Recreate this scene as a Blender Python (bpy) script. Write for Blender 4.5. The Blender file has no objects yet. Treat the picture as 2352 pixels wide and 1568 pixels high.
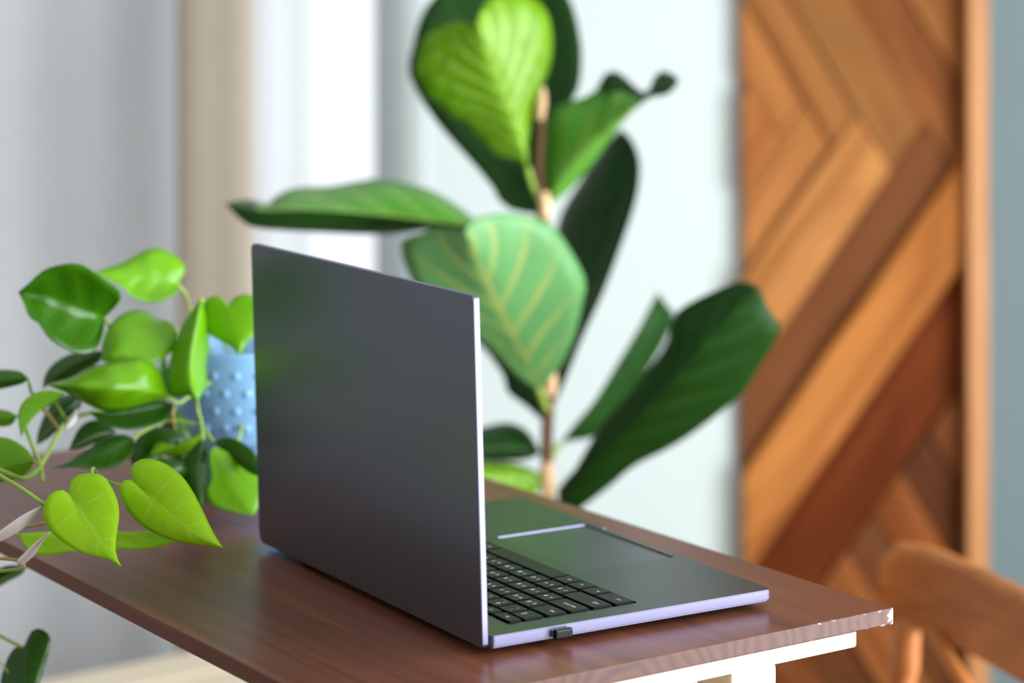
import bpy, bmesh, math, random
from mathutils import Vector, Matrix
random.seed(7)
scene = bpy.context.scene
COL = scene.collection

# ------------------------------------------------------------------ camera
W, H = 2352, 1568
LENS = 85.0
F = LENS / 36.0 * W            # focal length in photo pixels
YH = -100.0                    # horizon row in the photo (lens shifted down, verticals stay vertical)
TZ = 0.88                      # table top height
CZ = TZ + 0.48                 # camera height
cam = bpy.data.cameras.new('camera')
cam.lens = LENS
cam.sensor_width = 36.0
cam.shift_y = -(H / 2 - YH) / W
cam.dof.use_dof = True
cam.dof.focus_distance = 1.752
cam.dof.aperture_fstop = 3.3
cam.clip_start = 0.02
camo = bpy.data.objects.new('camera', cam)
COL.objects.link(camo)
camo.location = (0, 0, CZ)
camo.rotation_euler = (math.pi / 2, 0, 0)
scene.camera = camo

# ------------------------------------------------------------------ world, lights, exposure
world = bpy.data.worlds.new('overcast_sky')
scene.world = world
world.use_nodes = True
bg = world.node_tree.nodes['Background']
bg.inputs[0].default_value = (0.93, 0.97, 1.0, 1)
bg.inputs[1].default_value = 1.2

def area_light(name, loc, rot, sx, sy, power, col):
    l = bpy.data.lights.new(name, 'AREA')
    l.shape = 'RECTANGLE'; l.size = sx; l.size_y = sy; l.energy = power; l.color = col
    o = bpy.data.objects.new(name, l); COL.objects.link(o)
    o.location = loc; o.rotation_euler = rot
    return o
# daylight entering through the big window in the right-hand wall
area_light('window_daylight', (1.98, 1.05, 1.03), (0, math.pi / 2, 0), 1.7, 3.3, 184, (0.95, 0.985, 1.0))
vs = scene.view_settings
vs.view_transform = 'Standard'
vs.look = 'None'
vs.exposure = 0.0
vs.gamma = 1.0
vs.use_curve_mapping = False

# ------------------------------------------------------------------ helpers
def at(px, py, d):
    """photo pixel at depth d (metres in front of the camera) -> world point"""
    return Vector(((px - W / 2) * d / F, d, CZ - (py - YH) * d / F))

def lin(r, g, b):
    def f(c):
        c /= 255.0
        return c / 12.92 if c <= 0.04045 else ((c + 0.055) / 1.055) ** 2.4
    return (f(r), f(g), f(b), 1.0)

def mesh_obj(name, verts, faces, mat, parent=None, smooth=False, world=False):
    me = bpy.data.meshes.new(name)
    if world and parent is not None:
        inv = parent_world(parent).inverted()
        verts = [inv @ Vector(v) for v in verts]
    me.from_pydata([tuple(v) for v in verts], [], faces)
    me.update()
    if smooth:
        for p in me.polygons: p.use_smooth = True
    if mat: me.materials.append(mat)
    o = bpy.data.objects.new(name, me)
    COL.objects.link(o)
    if parent is not None: o.parent = parent
    return o

def parent_world(o):
    m = o.matrix_basis.copy()
    while o.parent is not None:
        o = o.parent
        m = o.matrix_basis @ m
    return m

def bm_obj(name, bm, mat, parent=None, smooth=False):
    me = bpy.data.meshes.new(name)
    bm.normal_update()
    bm.to_mesh(me); bm.free()
    if smooth:
        for p in me.polygons: p.use_smooth = True
    if mat: me.materials.append(mat)
    o = bpy.data.objects.new(name, me)
    COL.objects.link(o)
    if parent is not None: o.parent = parent
    return o

def empty(name, loc, rotz=0.0):
    o = bpy.data.objects.new(name, None)
    COL.objects.link(o)
    o.location = loc; o.rotation_euler = (0, 0, rotz)
    o.empty_display_size = 0.05
    return o

def tag(o, label=None, cat=None, group=None, kind=None):
    if label: o['label'] = label
    if cat: o['category'] = cat
    if group: o['group'] = group
    if kind: o['kind'] = kind
    return o

def box_bm(x0, x1, y0, y1, z0, z1, bev=0.0, seg=2, bm=None):
    b = bmesh.new()
    vs_ = [b.verts.new((x, y, z)) for x in (x0, x1) for y in (y0, y1) for z in (z0, z1)]
    for f in ((0, 1, 3, 2), (4, 6, 7, 5), (0, 4, 5, 1), (2, 3, 7, 6), (0, 2, 6, 4), (1, 5, 7, 3)):
        b.faces.new([vs_[i] for i in f])
    bmesh.ops.recalc_face_normals(b, faces=b.faces)
    if bev > 0:
        bmesh.ops.bevel(b, geom=list(b.edges), offset=bev, segments=seg, profile=0.5, affect='EDGES')
    if bm is not None:
        me = bpy.data.meshes.new('tmp'); b.to_mesh(me); b.free()
        bm.from_mesh(me); bpy.data.meshes.remove(me)
        return bm
    return b

def box(name, x0, x1, y0, y1, z0, z1, mat, parent=None, bev=0.0, seg=2):
    return bm_obj(name, box_bm(x0, x1, y0, y1, z0, z1, bev, seg), mat, parent)

def rounded_plate_bm(x0, x1, y0, y1, z0, z1, r, bev=0.0, n=6, rs=None, seg=2):
    """box with corners rounded in plan; rs = radius per corner (x0y0, x1y0, x1y1, x0y1)"""
    rs = rs or (r, r, r, r)
    pts = []
    for (cx, cy, a0, rr, sx, sy) in ((x0, y0, 180, rs[0], 1, 1), (x1, y0, 270, rs[1], -1, 1),
                                     (x1, y1, 0, rs[2], -1, -1), (x0, y1, 90, rs[3], 1, -1)):
        ox, oy = cx + sx * rr, cy + sy * rr
        for i in range(n + 1):
            a = math.radians(a0 + 90 * i / n)
            pts.append((ox + rr * math.cos(a), oy + rr * math.sin(a)))
    b = bmesh.new()
    lo = [b.verts.new((x, y, z0)) for x, y in pts]
    hi = [b.verts.new((x, y, z1)) for x, y in pts]
    m = len(pts)
    b.faces.new(list(reversed(lo))); b.faces.new(hi)
    for i in range(m):
        j = (i + 1) % m
        b.faces.new((lo[i], lo[j], hi[j], hi[i]))
    bmesh.ops.recalc_face_normals(b, faces=b.faces)
    if bev > 0:
        ed = [e for e in b.edges if abs(e.verts[0].co.z - e.verts[1].co.z) < 1e-7]
        bmesh.ops.bevel(b, geom=ed, offset=bev, segments=seg, profile=0.5, affect='EDGES')
    return b

def catmull(pts, n):
    """smooth resample of a polyline (any dimension) by arc length"""
    pts = [Vector(p) for p in pts]
    P = [pts[0] * 2 - pts[1]] + pts + [pts[-1] * 2 - pts[-2]]
    dense = []
    for i in range(1, len(P) - 2):
        p0, p1, p2, p3 = P[i - 1], P[i], P[i + 1], P[i + 2]
        for k in range(12):
            t = k / 12.0
            dense.append(0.5 * ((2 * p1) + (p2 - p0) * t + (2 * p0 - 5 * p1 + 4 * p2 - p3) * t * t + (3 * p1 - p0 - 3 * p2 + p3) * t ** 3))
    dense.append(pts[-1])
    acc = [0.0]
    for i in range(1, len(dense)):
        acc.append(acc[-1] + (dense[i] - dense[i - 1]).length)
    out = []; j = 0
    for k in range(n):
        s = acc[-1] * k / (n - 1)
        while j < len(acc) - 2 and acc[j + 1] < s: j += 1
        d = acc[j + 1] - acc[j]
        t = 0 if d < 1e-12 else (s - acc[j]) / d
        out.append(dense[j].lerp(dense[j + 1], min(1, max(0, t))))
    return out

def tube(name, pts, radii, mat, parent=None, seg=8, n=None):
    """round tube through world points"""
    n = n or max(6, 4 * len(pts))
    if not isinstance(radii, (list, tuple)): radii = [radii] * len(pts)
    P4 = [(*p, r * 1.0) for p, r in zip(pts, radii)]
    sm = catmull([Vector(p) for p in P4], n)
    C = [Vector(p[:3]) for p in sm]; R = [max(p[3], 1e-5) for p in sm]
    V = []; Fc = []
    up = Vector((0.13, 0.31, 0.94))
    for i in range(n):
        t = (C[min(i + 1, n - 1)] - C[max(i - 1, 0)]).normalized()
        if abs(t.dot(up)) > 0.95: ref = Vector((1, 0.2, 0))
        else: ref = up
        a = t.cross(ref).normalized(); b2 = t.cross(a)
        for k in range(seg):
            th = 2 * math.pi * k / seg
            V.append(C[i] + (a * math.cos(th) + b2 * math.sin(th)) * R[i])
    for i in range(n - 1):
        for k in range(seg):
            k2 = (k + 1) % seg
            Fc.append((i * seg + k, i * seg + k2, (i + 1) * seg + k2, (i + 1) * seg + k))
    Fc.append(tuple(reversed(range(seg)))); Fc.append(tuple(range((n - 1) * seg, n * seg)))
    return mesh_obj(name, V, Fc, mat, parent, True, world=True)

def lathe(name, prof, mat, parent=None, seg=40, smooth=True):
    V = []; Fc = []
    for r, z in prof:
        for k in range(seg):
            a = 2 * math.pi * k / seg
            V.append((r * math.cos(a), r * math.sin(a), z))
    m = len(prof)
    for i in range(m - 1):
        for k in range(seg):
            k2 = (k + 1) % seg
            Fc.append((i * seg + k, i * seg + k2, (i + 1) * seg + k2, (i + 1) * seg + k))
    return mesh_obj(name, V, Fc, mat, parent, smooth)

# ------------------------------------------------------------------ materials
def new_mat(name):
    m = bpy.data.materials.new(name); m.use_nodes = True
    nt = m.node_tree
    return m, nt, nt.nodes['Principled BSDF']

def plain(name, col, rough=0.5, metal=0.0, spec=0.5, noise=0.0, nscale=40, bump=0.0, coat=0.0):
    m, nt, b = new_mat(name)
    b.inputs['Base Color'].default_value = col
    b.inputs['Roughness'].default_value = rough
    b.inputs['Metallic'].default_value = metal
    b.inputs['Specular IOR Level'].default_value = spec
    b.inputs['Coat Weight'].default_value = coat
    if noise > 0 or bump > 0:
        tc = nt.nodes.new('ShaderNodeTexCoord')
        n = nt.nodes.new('ShaderNodeTexNoise'); n.inputs['Scale'].default_value = nscale
        n.inputs['Detail'].default_value = 4
        nt.links.new(tc.outputs['Object'], n.inputs['Vector'])
        if noise > 0:
            mx = nt.nodes.new('ShaderNodeMix'); mx.data_type = 'RGBA'
            mx.inputs['A'].default_value = tuple(c * (1 - noise) for c in col[:3]) + (1,)
            mx.inputs['B'].default_value = tuple(min(1, c * (1 + noise)) for c in col[:3]) + (1,)
            nt.links.new(n.outputs['Fac'], mx.inputs['Factor'])
            nt.links.new(mx.outputs['Result'], b.inputs['Base Color'])
        if bump > 0:
            bp = nt.nodes.new('ShaderNodeBump'); bp.inputs['Strength'].default_value = bump
            bp.inputs['Distance'].default_value = 0.002
            nt.links.new(n.outputs['Fac'], bp.inputs['Height'])
            nt.links.new(bp.outputs['Normal'], b.inputs['Normal'])
    return m

def wood(name, ca, cb, stretch=(2, 30, 30), rough=0.5, use_obj_color=False, coat=0.0, dist=1.5, spec=0.5, rot=None):
    m, nt, b = new_mat(name)
    N = nt.nodes; Lk = nt.links
    tc = N.new('ShaderNodeTexCoord'); mp = N.new('ShaderNodeMapping')
    mp.inputs['Scale'].default_value = stretch
    n = N.new('ShaderNodeTexNoise'); n.inputs['Scale'].default_value = 1.0; n.inputs['Detail'].default_value = 6
    n.inputs['Distortion'].default_value = dist
    oi = N.new('ShaderNodeObjectInfo')
    ad = N.new('ShaderNodeVectorMath'); ad.operation = 'MULTIPLY_ADD'
    ad.inputs[1].default_value = (1, 1, 1)
    cmb = N.new('ShaderNodeCombineXYZ')
    mu = N.new('ShaderNodeMath'); mu.operation = 'MULTIPLY'; mu.inputs[1].default_value = 37.0
    Lk.new(oi.outputs['Random'], mu.inputs[0])
    Lk.new(mu.outputs[0], cmb.inputs[0]); Lk.new(mu.outputs[0], cmb.inputs[1])
    if rot is None: Lk.new(tc.outputs['Object'], mp.inputs['Vector'])
    else:
        vr = N.new('ShaderNodeVectorRotate'); vr.rotation_type = 'Y_AXIS'; vr.inputs['Angle'].default_value = rot
        Lk.new(tc.outputs['Object'], vr.inputs['Vector']); Lk.new(vr.outputs[0], mp.inputs['Vector'])
    Lk.new(mp.outputs[0], ad.inputs[0]); Lk.new(cmb.outputs[0], ad.inputs[2])
    Lk.new(ad.outputs[0], n.inputs['Vector'])
    cr = N.new('ShaderNodeValToRGB')
    cr.color_ramp.elements[0].position = 0.3; cr.color_ramp.elements[0].color = ca
    cr.color_ramp.elements[1].position = 0.7; cr.color_ramp.elements[1].color = cb
    Lk.new(n.outputs['Fac'], cr.inputs[0])
    if use_obj_color:
        mx = N.new('ShaderNodeMix'); mx.data_type = 'RGBA'; mx.blend_type = 'MULTIPLY'
        mx.inputs['Factor'].default_value = 1.0
        Lk.new(cr.outputs[0], mx.inputs['A']); Lk.new(oi.outputs['Color'], mx.inputs['B'])
        Lk.new(mx.outputs['Result'], b.inputs['Base Color'])
    else:
        Lk.new(cr.outputs[0], b.inputs['Base Color'])
    b.inputs['Roughness'].default_value = rough
    b.inputs['Coat Weight'].default_value = coat
    b.inputs['Coat Roughness'].default_value = 0.25
    b.inputs['Specular IOR Level'].default_value = spec
    bp = N.new('ShaderNodeBump'); bp.inputs['Strength'].default_value = 0.15; bp.inputs['Distance'].default_value = 0.0006
    Lk.new(n.outputs['Fac'], bp.inputs['Height']); Lk.new(bp.outputs['Normal'], b.inputs['Normal'])
    return m

def leaf_mat(name, base, vein, trans, nv=7, rough=0.35, spec=0.5, tw=0.35, slope=0.75, vw=0.10, mw=0.05, vmix=0.8):
    """leaf with midrib and side veins from the leaf's own (u, v) map"""
    m, nt, b = new_mat(name)
    N = nt.nodes; Lk = nt.links
    uv = N.new('ShaderNodeUVMap'); uv.uv_map = 'leaf'
    sp = N.new('ShaderNodeSeparateXYZ'); Lk.new(uv.outputs[0], sp.inputs[0])
    def math_(op, a, bb=None, c=None):
        nd = N.new('ShaderNodeMath'); nd.operation = op
        for i, x in enumerate((a, bb, c)):
            if x is None: continue
            if isinstance(x, (int, float)): nd.inputs[i].default_value = x
            else: Lk.new(x, nd.inputs[i])
        return nd.outputs[0]
    u = sp.outputs[0]
    av = math_('ABSOLUTE', math_('SUBTRACT', sp.outputs[1], 0.5))
    av = math_('MULTIPLY', av, 2.0)
    def ramp(x, w0, w1):
        mr = N.new('ShaderNodeMapRange'); mr.inputs['From Min'].default_value = w0; mr.inputs['From Max'].default_value = w1
        mr.inputs['To Min'].default_value = 1; mr.inputs['To Max'].default_value = 0
        Lk.new(x, mr.inputs[0]); return mr.outputs[0]
    mid = ramp(av, mw * 0.5, mw)
    ph = math_('FRACT', math_('SUBTRACT', math_('MULTIPLY', u, nv), math_('MULTIPLY', math_('POWER', av, 0.85), slope * nv * 0.35)))
    dd = math_('MINIMUM', ph, math_('SUBTRACT', 1.0, ph))
    side = ramp(dd, vw * 0.4, vw)
    side = math_('MULTIPLY', side, ramp(av, 0.5, 1.0))
    fac = math_('MULTIPLY', math_('MAXIMUM', mid, side), vmix)
    tc = N.new('ShaderNodeTexCoord')
    nz = N.new('ShaderNodeTexNoise'); nz.inputs['Scale'].default_value = 14; nz.inputs['Detail'].default_value = 3
    Lk.new(tc.outputs['Object'], nz.inputs['Vector'])
    c0 = N.new('ShaderNodeMix'); c0.data_type = 'RGBA'
    c0.inputs['A'].default_value = tuple(c * 0.75 for c in base[:3]) + (1,)
    c0.inputs['B'].default_value = tuple(min(1, c * 1.25) for c in base[:3]) + (1,)
    Lk.new(nz.outputs['Fac'], c0.inputs['Factor'])
    cm = N.new('ShaderNodeMix'); cm.data_type = 'RGBA'
    Lk.new(c0.outputs['Result'], cm.inputs['A']); cm.inputs['B'].default_value = vein
    Lk.new(fac, cm.inputs['Factor'])
    Lk.new(cm.outputs['Result'], b.inputs['Base Color'])
    b.inputs['Roughness'].default_value = rough
    b.inputs['Specular IOR Level'].default_value = spec
    bp = N.new('ShaderNodeBump'); bp.inputs['Strength'].default_value = 0.25; bp.inputs['Distance'].default_value = 0.001
    Lk.new(fac, bp.inputs['Height']); Lk.new(bp.outputs['Normal'], b.inputs['Normal'])
    tr = N.new('ShaderNodeBsdfTranslucent')
    tm = N.new('ShaderNodeMix'); tm.data_type = 'RGBA'
    tm.inputs['A'].default_value = trans
    tm.inputs['B'].default_value = tuple(min(1, c * 1.2) for c in trans[:3]) + (1,)
    Lk.new(fac, tm.inputs['Factor']); Lk.new(tm.outputs['Result'], tr.inputs['Color'])
    ms = N.new('ShaderNodeMixShader'); ms.inputs[0].default_value = tw
    Lk.new(b.outputs[0], ms.inputs[1]); Lk.new(tr.outputs[0], ms.inputs[2])
    Lk.new(ms.outputs[0], N['Material Output'].inputs['Surface'])
    return m

M = {}
M['mint'] = plain('mint_white_paint', lin(216, 229, 228), 0.8, noise=0.015, nscale=6)
M['white'] = plain('white_paint', lin(238, 238, 236), 0.8, noise=0.015, nscale=6)
M['taupe'] = plain('taupe_paint', lin(128, 122, 116), 0.85, noise=0.02, nscale=6)
M['greige'] = plain('greige_paint', lin(178, 177, 178), 0.85, noise=0.02, nscale=6)
M['bluegrey'] = plain('blue_grey_paint', lin(132, 150, 153), 0.75, noise=0.03, nscale=5)
M['ceiling'] = plain('ceiling_paint', lin(240, 240, 238), 0.9, noise=0.01, nscale=6)
M['frame'] = plain('white_window_frame', lin(222, 226, 230), 0.4, noise=0.01, nscale=8)
M['floor'] = wood('brown_floor', lin(84, 62, 46), lin(104, 78, 58), (3, 40, 40), 0.5)
M['sheer'] = plain('pale_grey_curtain', lin(210, 215, 221), 0.9, noise=0.03, nscale=30, bump=0.2)
M['beige'] = plain('beige_drape', lin(180, 169, 153), 0.9, noise=0.04, nscale=30, bump=0.2)
M['pine'] = wood('pale_pine', lin(232, 214, 184), lin(246, 234, 212), (2, 60, 60), 0.55)
M['plank'] = wood('reclaimed_wood', lin(196, 180, 166), lin(255, 255, 255), (2.5, 22, 22), 0.65, True, dist=1.0, spec=0.1, rot=math.atan2(-0.857, 0.515))
M['plank_b'] = wood('reclaimed_wood_slanted', lin(196, 180, 166), lin(255, 255, 255), (2.5, 22, 22), 0.65, True, dist=1.0, spec=0.1, rot=math.atan2(0.82, 0.57))
M['post'] = wood('light_pine_post', lin(190, 126, 74), lin(214, 152, 94), (60, 60, 3), 0.45)
M['chair'] = wood('honey_beech', lin(168, 98, 46), lin(204, 130, 70), (8, 8, 30), 0.5, spec=0.3)
M['key'] = plain('black_key_plastic', lin(14, 16, 16), 0.42, spec=0.25, noise=0.05, nscale=300)
M['legend'] = plain('white_key_print', lin(245, 250, 255), 0.6)
M['rubber'] = plain('black_rubber', lin(18, 18, 18), 0.7)
M['dongle'] = plain('black_receiver_plastic', lin(10, 11, 16), 0.35, spec=0.3)
M['screen'] = plain('dark_screen_glass', lin(10, 11, 13), 0.08, coat=0.5)
M['chrome'] = plain('bright_metal', lin(210, 210, 215), 0.25, 1.0)
M['pot_blue'] = plain('sky_blue_ceramic', lin(146, 196, 246), 0.35, noise=0.04, nscale=20)
M['soil'] = plain('dark_soil', lin(52, 40, 30), 0.95, noise=0.4, nscale=120, bump=0.8)
M['pot_floor'] = plain('grey_fibre_planter', lin(150, 150, 146), 0.7, noise=0.08, nscale=30)

def alu(name, col, rough):
    m, nt, b = new_mat(name)
    b.inputs['Base Color'].default_value = col
    b.inputs['Metallic'].default_value = 1.0
    b.inputs['Roughness'].default_value = rough
    tc = nt.nodes.new('ShaderNodeTexCoord'); n = nt.nodes.new('ShaderNodeTexNoise')
    n.inputs['Scale'].default_value = 2500; n.inputs['Detail'].default_value = 2
    nt.links.new(tc.outputs['Object'], n.inputs['Vector'])
    bp = nt.nodes.new('ShaderNodeBump'); bp.inputs['Strength'].default_value = 0.04; bp.inputs['Distance'].default_value = 0.0002
    nt.links.new(n.outputs['Fac'], bp.inputs['Height']); nt.links.new(bp.outputs['Normal'], b.inputs['Normal'])
    return m
M['alu'] = alu('space_grey_aluminium', lin(122, 126, 140), 0.30)
M['pad'] = alu('trackpad_glass', lin(94, 96, 104), 0.3)
M['deck'] = alu('dimmed_aluminium_deck', lin(86, 90, 93), 0.32)  # same metal as the lid, its shade put into a darker colour
M['edge'] = alu('lit_aluminium_edge', lin(122, 121, 148), 0.42)  # laptop metal with the window's lavender gleam painted into the colour

def glass_mat():
    m = bpy.data.materials.new('window_glass'); m.use_nodes = True
    nt = m.node_tree; N = nt.nodes; N.remove(N['Principled BSDF'])
    t = N.new('ShaderNodeBsdfTransparent'); g = N.new('ShaderNodeBsdfGlossy'); g.inputs['Roughness'].default_value = 0.02
    fr = N.new('ShaderNodeFresnel'); fr.inputs['IOR'].default_value = 1.45
    mx = N.new('ShaderNodeMixShader')
    nt.links.new(fr.outputs[0], mx.inputs[0]); nt.links.new(t.outputs[0], mx.inputs[1]); nt.links.new(g.outputs[0], mx.inputs[2])
    nt.links.new(mx.outputs[0], N['Material Output'].inputs['Surface'])
    return m
M['glass'] = glass_mat()

def tabletop_mat():
    """reddish-brown stained pine panel; end grain on the ends; pale chips along the worn edges"""
    m, nt, b = new_mat('brown_stained_pine'); N = nt.nodes; Lk = nt.links
    tc = N.new('ShaderNodeTexCoord')
    def mapped(scale):
        mp = N.new('ShaderNodeMapping'); mp.inputs['Scale'].default_value = scale
        Lk.new(tc.outputs['Object'], mp.inputs['Vector']); return mp.outputs[0]
    n1 = N.new('ShaderNodeTexNoise'); n1.inputs['Scale'].default_value = 1; n1.inputs['Detail'].default_value = 6; n1.inputs['Distortion'].default_value = 1.2
    Lk.new(mapped((3, 60, 60)), n1.inputs['Vector'])
    cr = N.new('ShaderNodeValToRGB')
    cr.color_ramp.elements[0].position = 0.28; cr.color_ramp.elements[0].color = lin(98, 57, 42)
    cr.color_ramp.elements[1].position = 0.75; cr.color_ramp.elements[1].color = lin(130, 79, 58)
    Lk.new(n1.outputs['Fac'], cr.inputs[0])
    # glued staves: slight tone change from board to board
    sx = N.new('ShaderNodeSeparateXYZ'); Lk.new(tc.outputs['Object'], sx.inputs[0])
    st = N.new('ShaderNodeMath'); st.operation = 'MULTIPLY'; st.inputs[1].default_value = 11.0; Lk.new(sx.outputs[1], st.inputs[0])
    fl = N.new('ShaderNodeMath'); fl.operation = 'FLOOR'; Lk.new(st.outputs[0], fl.inputs[0])
    wn = N.new('ShaderNodeTexWhiteNoise'); wn.noise_dimensions = '1D'; Lk.new(fl.outputs[0], wn.inputs['W'])
    mr = N.new('ShaderNodeMapRange'); mr.inputs['To Min'].default_value = 0.86; mr.inputs['To Max'].default_value = 1.12
    Lk.new(wn.outputs['Value'], mr.inputs[0])
    vm = N.new('ShaderNodeVectorMath'); vm.operation = 'SCALE'
    Lk.new(cr.outputs[0], vm.inputs[0]); Lk.new(mr.outputs[0], vm.inputs['Scale'])
    # end grain arcs, only on faces whose normal runs along the boards
    ge = N.new('ShaderNodeNewGeometry')
    vt = N.new('ShaderNodeVectorTransform'); vt.vector_type = 'NORMAL'; vt.convert_from = 'WORLD'; vt.convert_to = 'OBJECT'
    Lk.new(ge.outputs['Normal'], vt.inputs[0])
    sn = N.new('ShaderNodeSeparateXYZ'); Lk.new(vt.outputs[0], sn.inputs[0])
    ab = N.new('ShaderNodeMath'); ab.operation = 'ABSOLUTE'; Lk.new(sn.outputs[0], ab.inputs[0])
    gt = N.new('ShaderNodeMath'); gt.operation = 'GREATER_THAN'; gt.inputs[1].default_value = 0.8; Lk.new(ab.outputs[0], gt.inputs[0])
    wv = N.new('ShaderNodeTexWave'); wv.wave_type = 'RINGS'; wv.rings_direction = 'X'
    wv.inputs['Scale'].default_value = 30; wv.inputs['Distortion'].default_value = 7; wv.inputs['Detail'].default_value = 2
    mp2 = N.new('ShaderNodeMapping'); mp2.inputs['Location'].default_value = (0, -0.25, 0.035)
    Lk.new(tc.outputs['Object'], mp2.inputs['Vector']); Lk.new(mp2.outputs[0], wv.inputs['Vector'])
    eg = N.new('ShaderNodeMix'); eg.data_type = 'RGBA'
    eg.inputs['A'].default_value = lin(74, 40, 31); eg.inputs['B'].default_value = lin(94, 54, 43)
    Lk.new(wv.outputs['Fac'], eg.inputs['Factor'])
    m1 = N.new('ShaderNodeMix'); m1.data_type = 'RGBA'
    Lk.new(gt.outputs[0], m1.inputs['Factor']); Lk.new(vm.outputs[0], m1.inputs['A']); Lk.new(eg.outputs['Result'], m1.inputs['B'])
    # worn chips: edges near the bare front corner (x ~ 0, y ~ 0), driven by fine noise
    n2 = N.new('ShaderNodeTexNoise'); n2.inputs['Scale'].default_value = 260; n2.inputs['Detail'].default_value = 5
    Lk.new(mapped((1, 0.5, 1)), n2.inputs['Vector'])
    def mth(op, a, bb):
        nd = N.new('ShaderNodeMath'); nd.operation = op
        for i, x in enumerate((a, bb)):
            if isinstance(x, (int, float)): nd.inputs[i].default_value = x
            else: Lk.new(x, nd.inputs[i])
        return nd.outputs[0]
    def ramp(x, a, bb, lo, hi):
        r = N.new('ShaderNodeMapRange'); r.inputs['From Min'].default_value = a; r.inputs['From Max'].default_value = bb
        r.inputs['To Min'].default_value = lo; r.inputs['To Max'].default_value = hi
        Lk.new(x, r.inputs[0]); return r.outputs[0]
    corner = ramp(sx.outputs[1], 0.0, 0.008, 0.42, 0.0)               # vertical corner edge
    along = ramp(sx.outputs[1], 0.02, 0.22, 0.22, 0.0)                # fades along the end
    ez1 = ramp(mth('ABSOLUTE', mth('ADD', sx.outputs[2], 0.0006), 0), 0.0, 0.0016, 1.0, 0.0)
    ez2 = ramp(mth('ABSOLUTE', mth('ADD', sx.outputs[2], 0.0116), 0), 0.0, 0.0012, 0.9, 0.0)
    ez = mth('MULTIPLY', mth('MAXIMUM', ez1, ez2), along)
    near = ramp(sx.outputs[0], 0.0, 0.004, 1.0, 0.0)
    bias = mth('MULTIPLY', mth('MAXIMUM', corner, ez), near)
    chip = ramp(mth('ADD', n2.outputs['Fac'], bias), 0.74, 0.80, 0.0, 1.0)
    m2 = N.new('ShaderNodeMix'); m2.data_type = 'RGBA'
    Lk.new(chip, m2.inputs['Factor']); Lk.new(m1.outputs['Result'], m2.inputs['A']); m2.inputs['B'].default_value = lin(240, 228, 214)
    Lk.new(m2.outputs['Result'], b.inputs['Base Color'])
    b.inputs['Roughness'].default_value = 0.33
    b.inputs['Specular IOR Level'].default_value = 0.3
    bp = N.new('ShaderNodeBump'); bp.inputs['Strength'].default_value = 0.12; bp.inputs['Distance'].default_value = 0.0005
    Lk.new(n1.outputs['Fac'], bp.inputs['Height']); Lk.new(bp.outputs['Normal'], b.inputs['Normal'])
    return m
M['top'] = tabletop_mat()

# leaves
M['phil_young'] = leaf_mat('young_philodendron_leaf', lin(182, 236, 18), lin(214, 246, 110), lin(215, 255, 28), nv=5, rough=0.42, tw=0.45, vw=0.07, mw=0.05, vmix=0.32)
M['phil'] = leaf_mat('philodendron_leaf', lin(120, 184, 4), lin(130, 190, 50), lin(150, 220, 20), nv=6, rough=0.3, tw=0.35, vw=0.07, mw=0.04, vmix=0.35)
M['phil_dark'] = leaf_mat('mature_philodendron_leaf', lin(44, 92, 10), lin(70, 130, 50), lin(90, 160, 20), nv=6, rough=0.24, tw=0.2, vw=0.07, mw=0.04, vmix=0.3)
M['phil_mid'] = leaf_mat('half_grown_philodendron_leaf', lin(66, 128, 8), lin(104, 160, 40), lin(110, 190, 14), nv=6, rough=0.28, tw=0.28, vw=0.07, mw=0.04, vmix=0.3)
M['fig_young'] = leaf_mat('young_fig_leaf', lin(128, 178, 22), lin(190, 226, 104), lin(170, 225, 24), nv=8, rough=0.4, tw=0.42, vw=0.24, mw=0.05, vmix=0.7)
M['fig'] = leaf_mat('fig_leaf', lin(24, 64, 16), lin(60, 110, 40), lin(60, 130, 14), nv=7, rough=0.42, spec=0.22, tw=0.2, vw=0.10, mw=0.06, vmix=0.35)
M['fig_under'] = leaf_mat('fig_leaf_underside', lin(104, 168, 100), lin(170, 186, 100), lin(110, 180, 60), nv=6, rough=0.45, tw=0.25, vw=0.14, mw=0.06, vmix=0.85)
M['fig_mid'] = leaf_mat('green_fig_leaf', lin(88, 160, 50), lin(150, 184, 84), lin(120, 200, 40), nv=6, rough=0.42, tw=0.25, vw=0.12, mw=0.10, vmix=0.75)
M['vine'] = plain('green_vine', lin(158, 190, 80), 0.45, noise=0.15, nscale=60)
M['vine_tan'] = plain('tan_vine', lin(176, 150, 90), 0.55, noise=0.2, nscale=60)
M['sheath'] = plain('pale_pink_sheath', lin(255, 242, 238), 0.6, noise=0.06, nscale=60)
M['bark'] = plain('brown_fig_bark', lin(112, 78, 54), 0.75, noise=0.3, nscale=70, bump=0.4)
M['node'] = plain('peach_fig_stipule', lin(236, 196, 150), 0.6, noise=0.12, nscale=60)

# ------------------------------------------------------------------ room
XL, XR, YB, YF, ZC = -2.4, 1.9, 3.75, -2.2, 2.75
TH = 0.12
def struct(name, bm, mat, parent=None):
    o = bm_obj(name, bm, mat, parent)
    if parent is None: o['kind'] = 'structure'
    return o
struct('floor', box_bm(XL - TH, XR + TH, YF - TH, 4.3, -0.06, 0.0), M['floor'])
struct('ceiling', box_bm(XL - TH, XR + TH, YF - TH, 4.3, ZC, ZC + 0.1), M['ceiling'])
struct('wall_left', box_bm(XL - TH, XL, YF - TH, 4.2, 0, ZC), M['greige'])
struct('wall_front', box_bm(XL, XR, YF - TH, YF, 0, ZC), M['taupe'])
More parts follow.
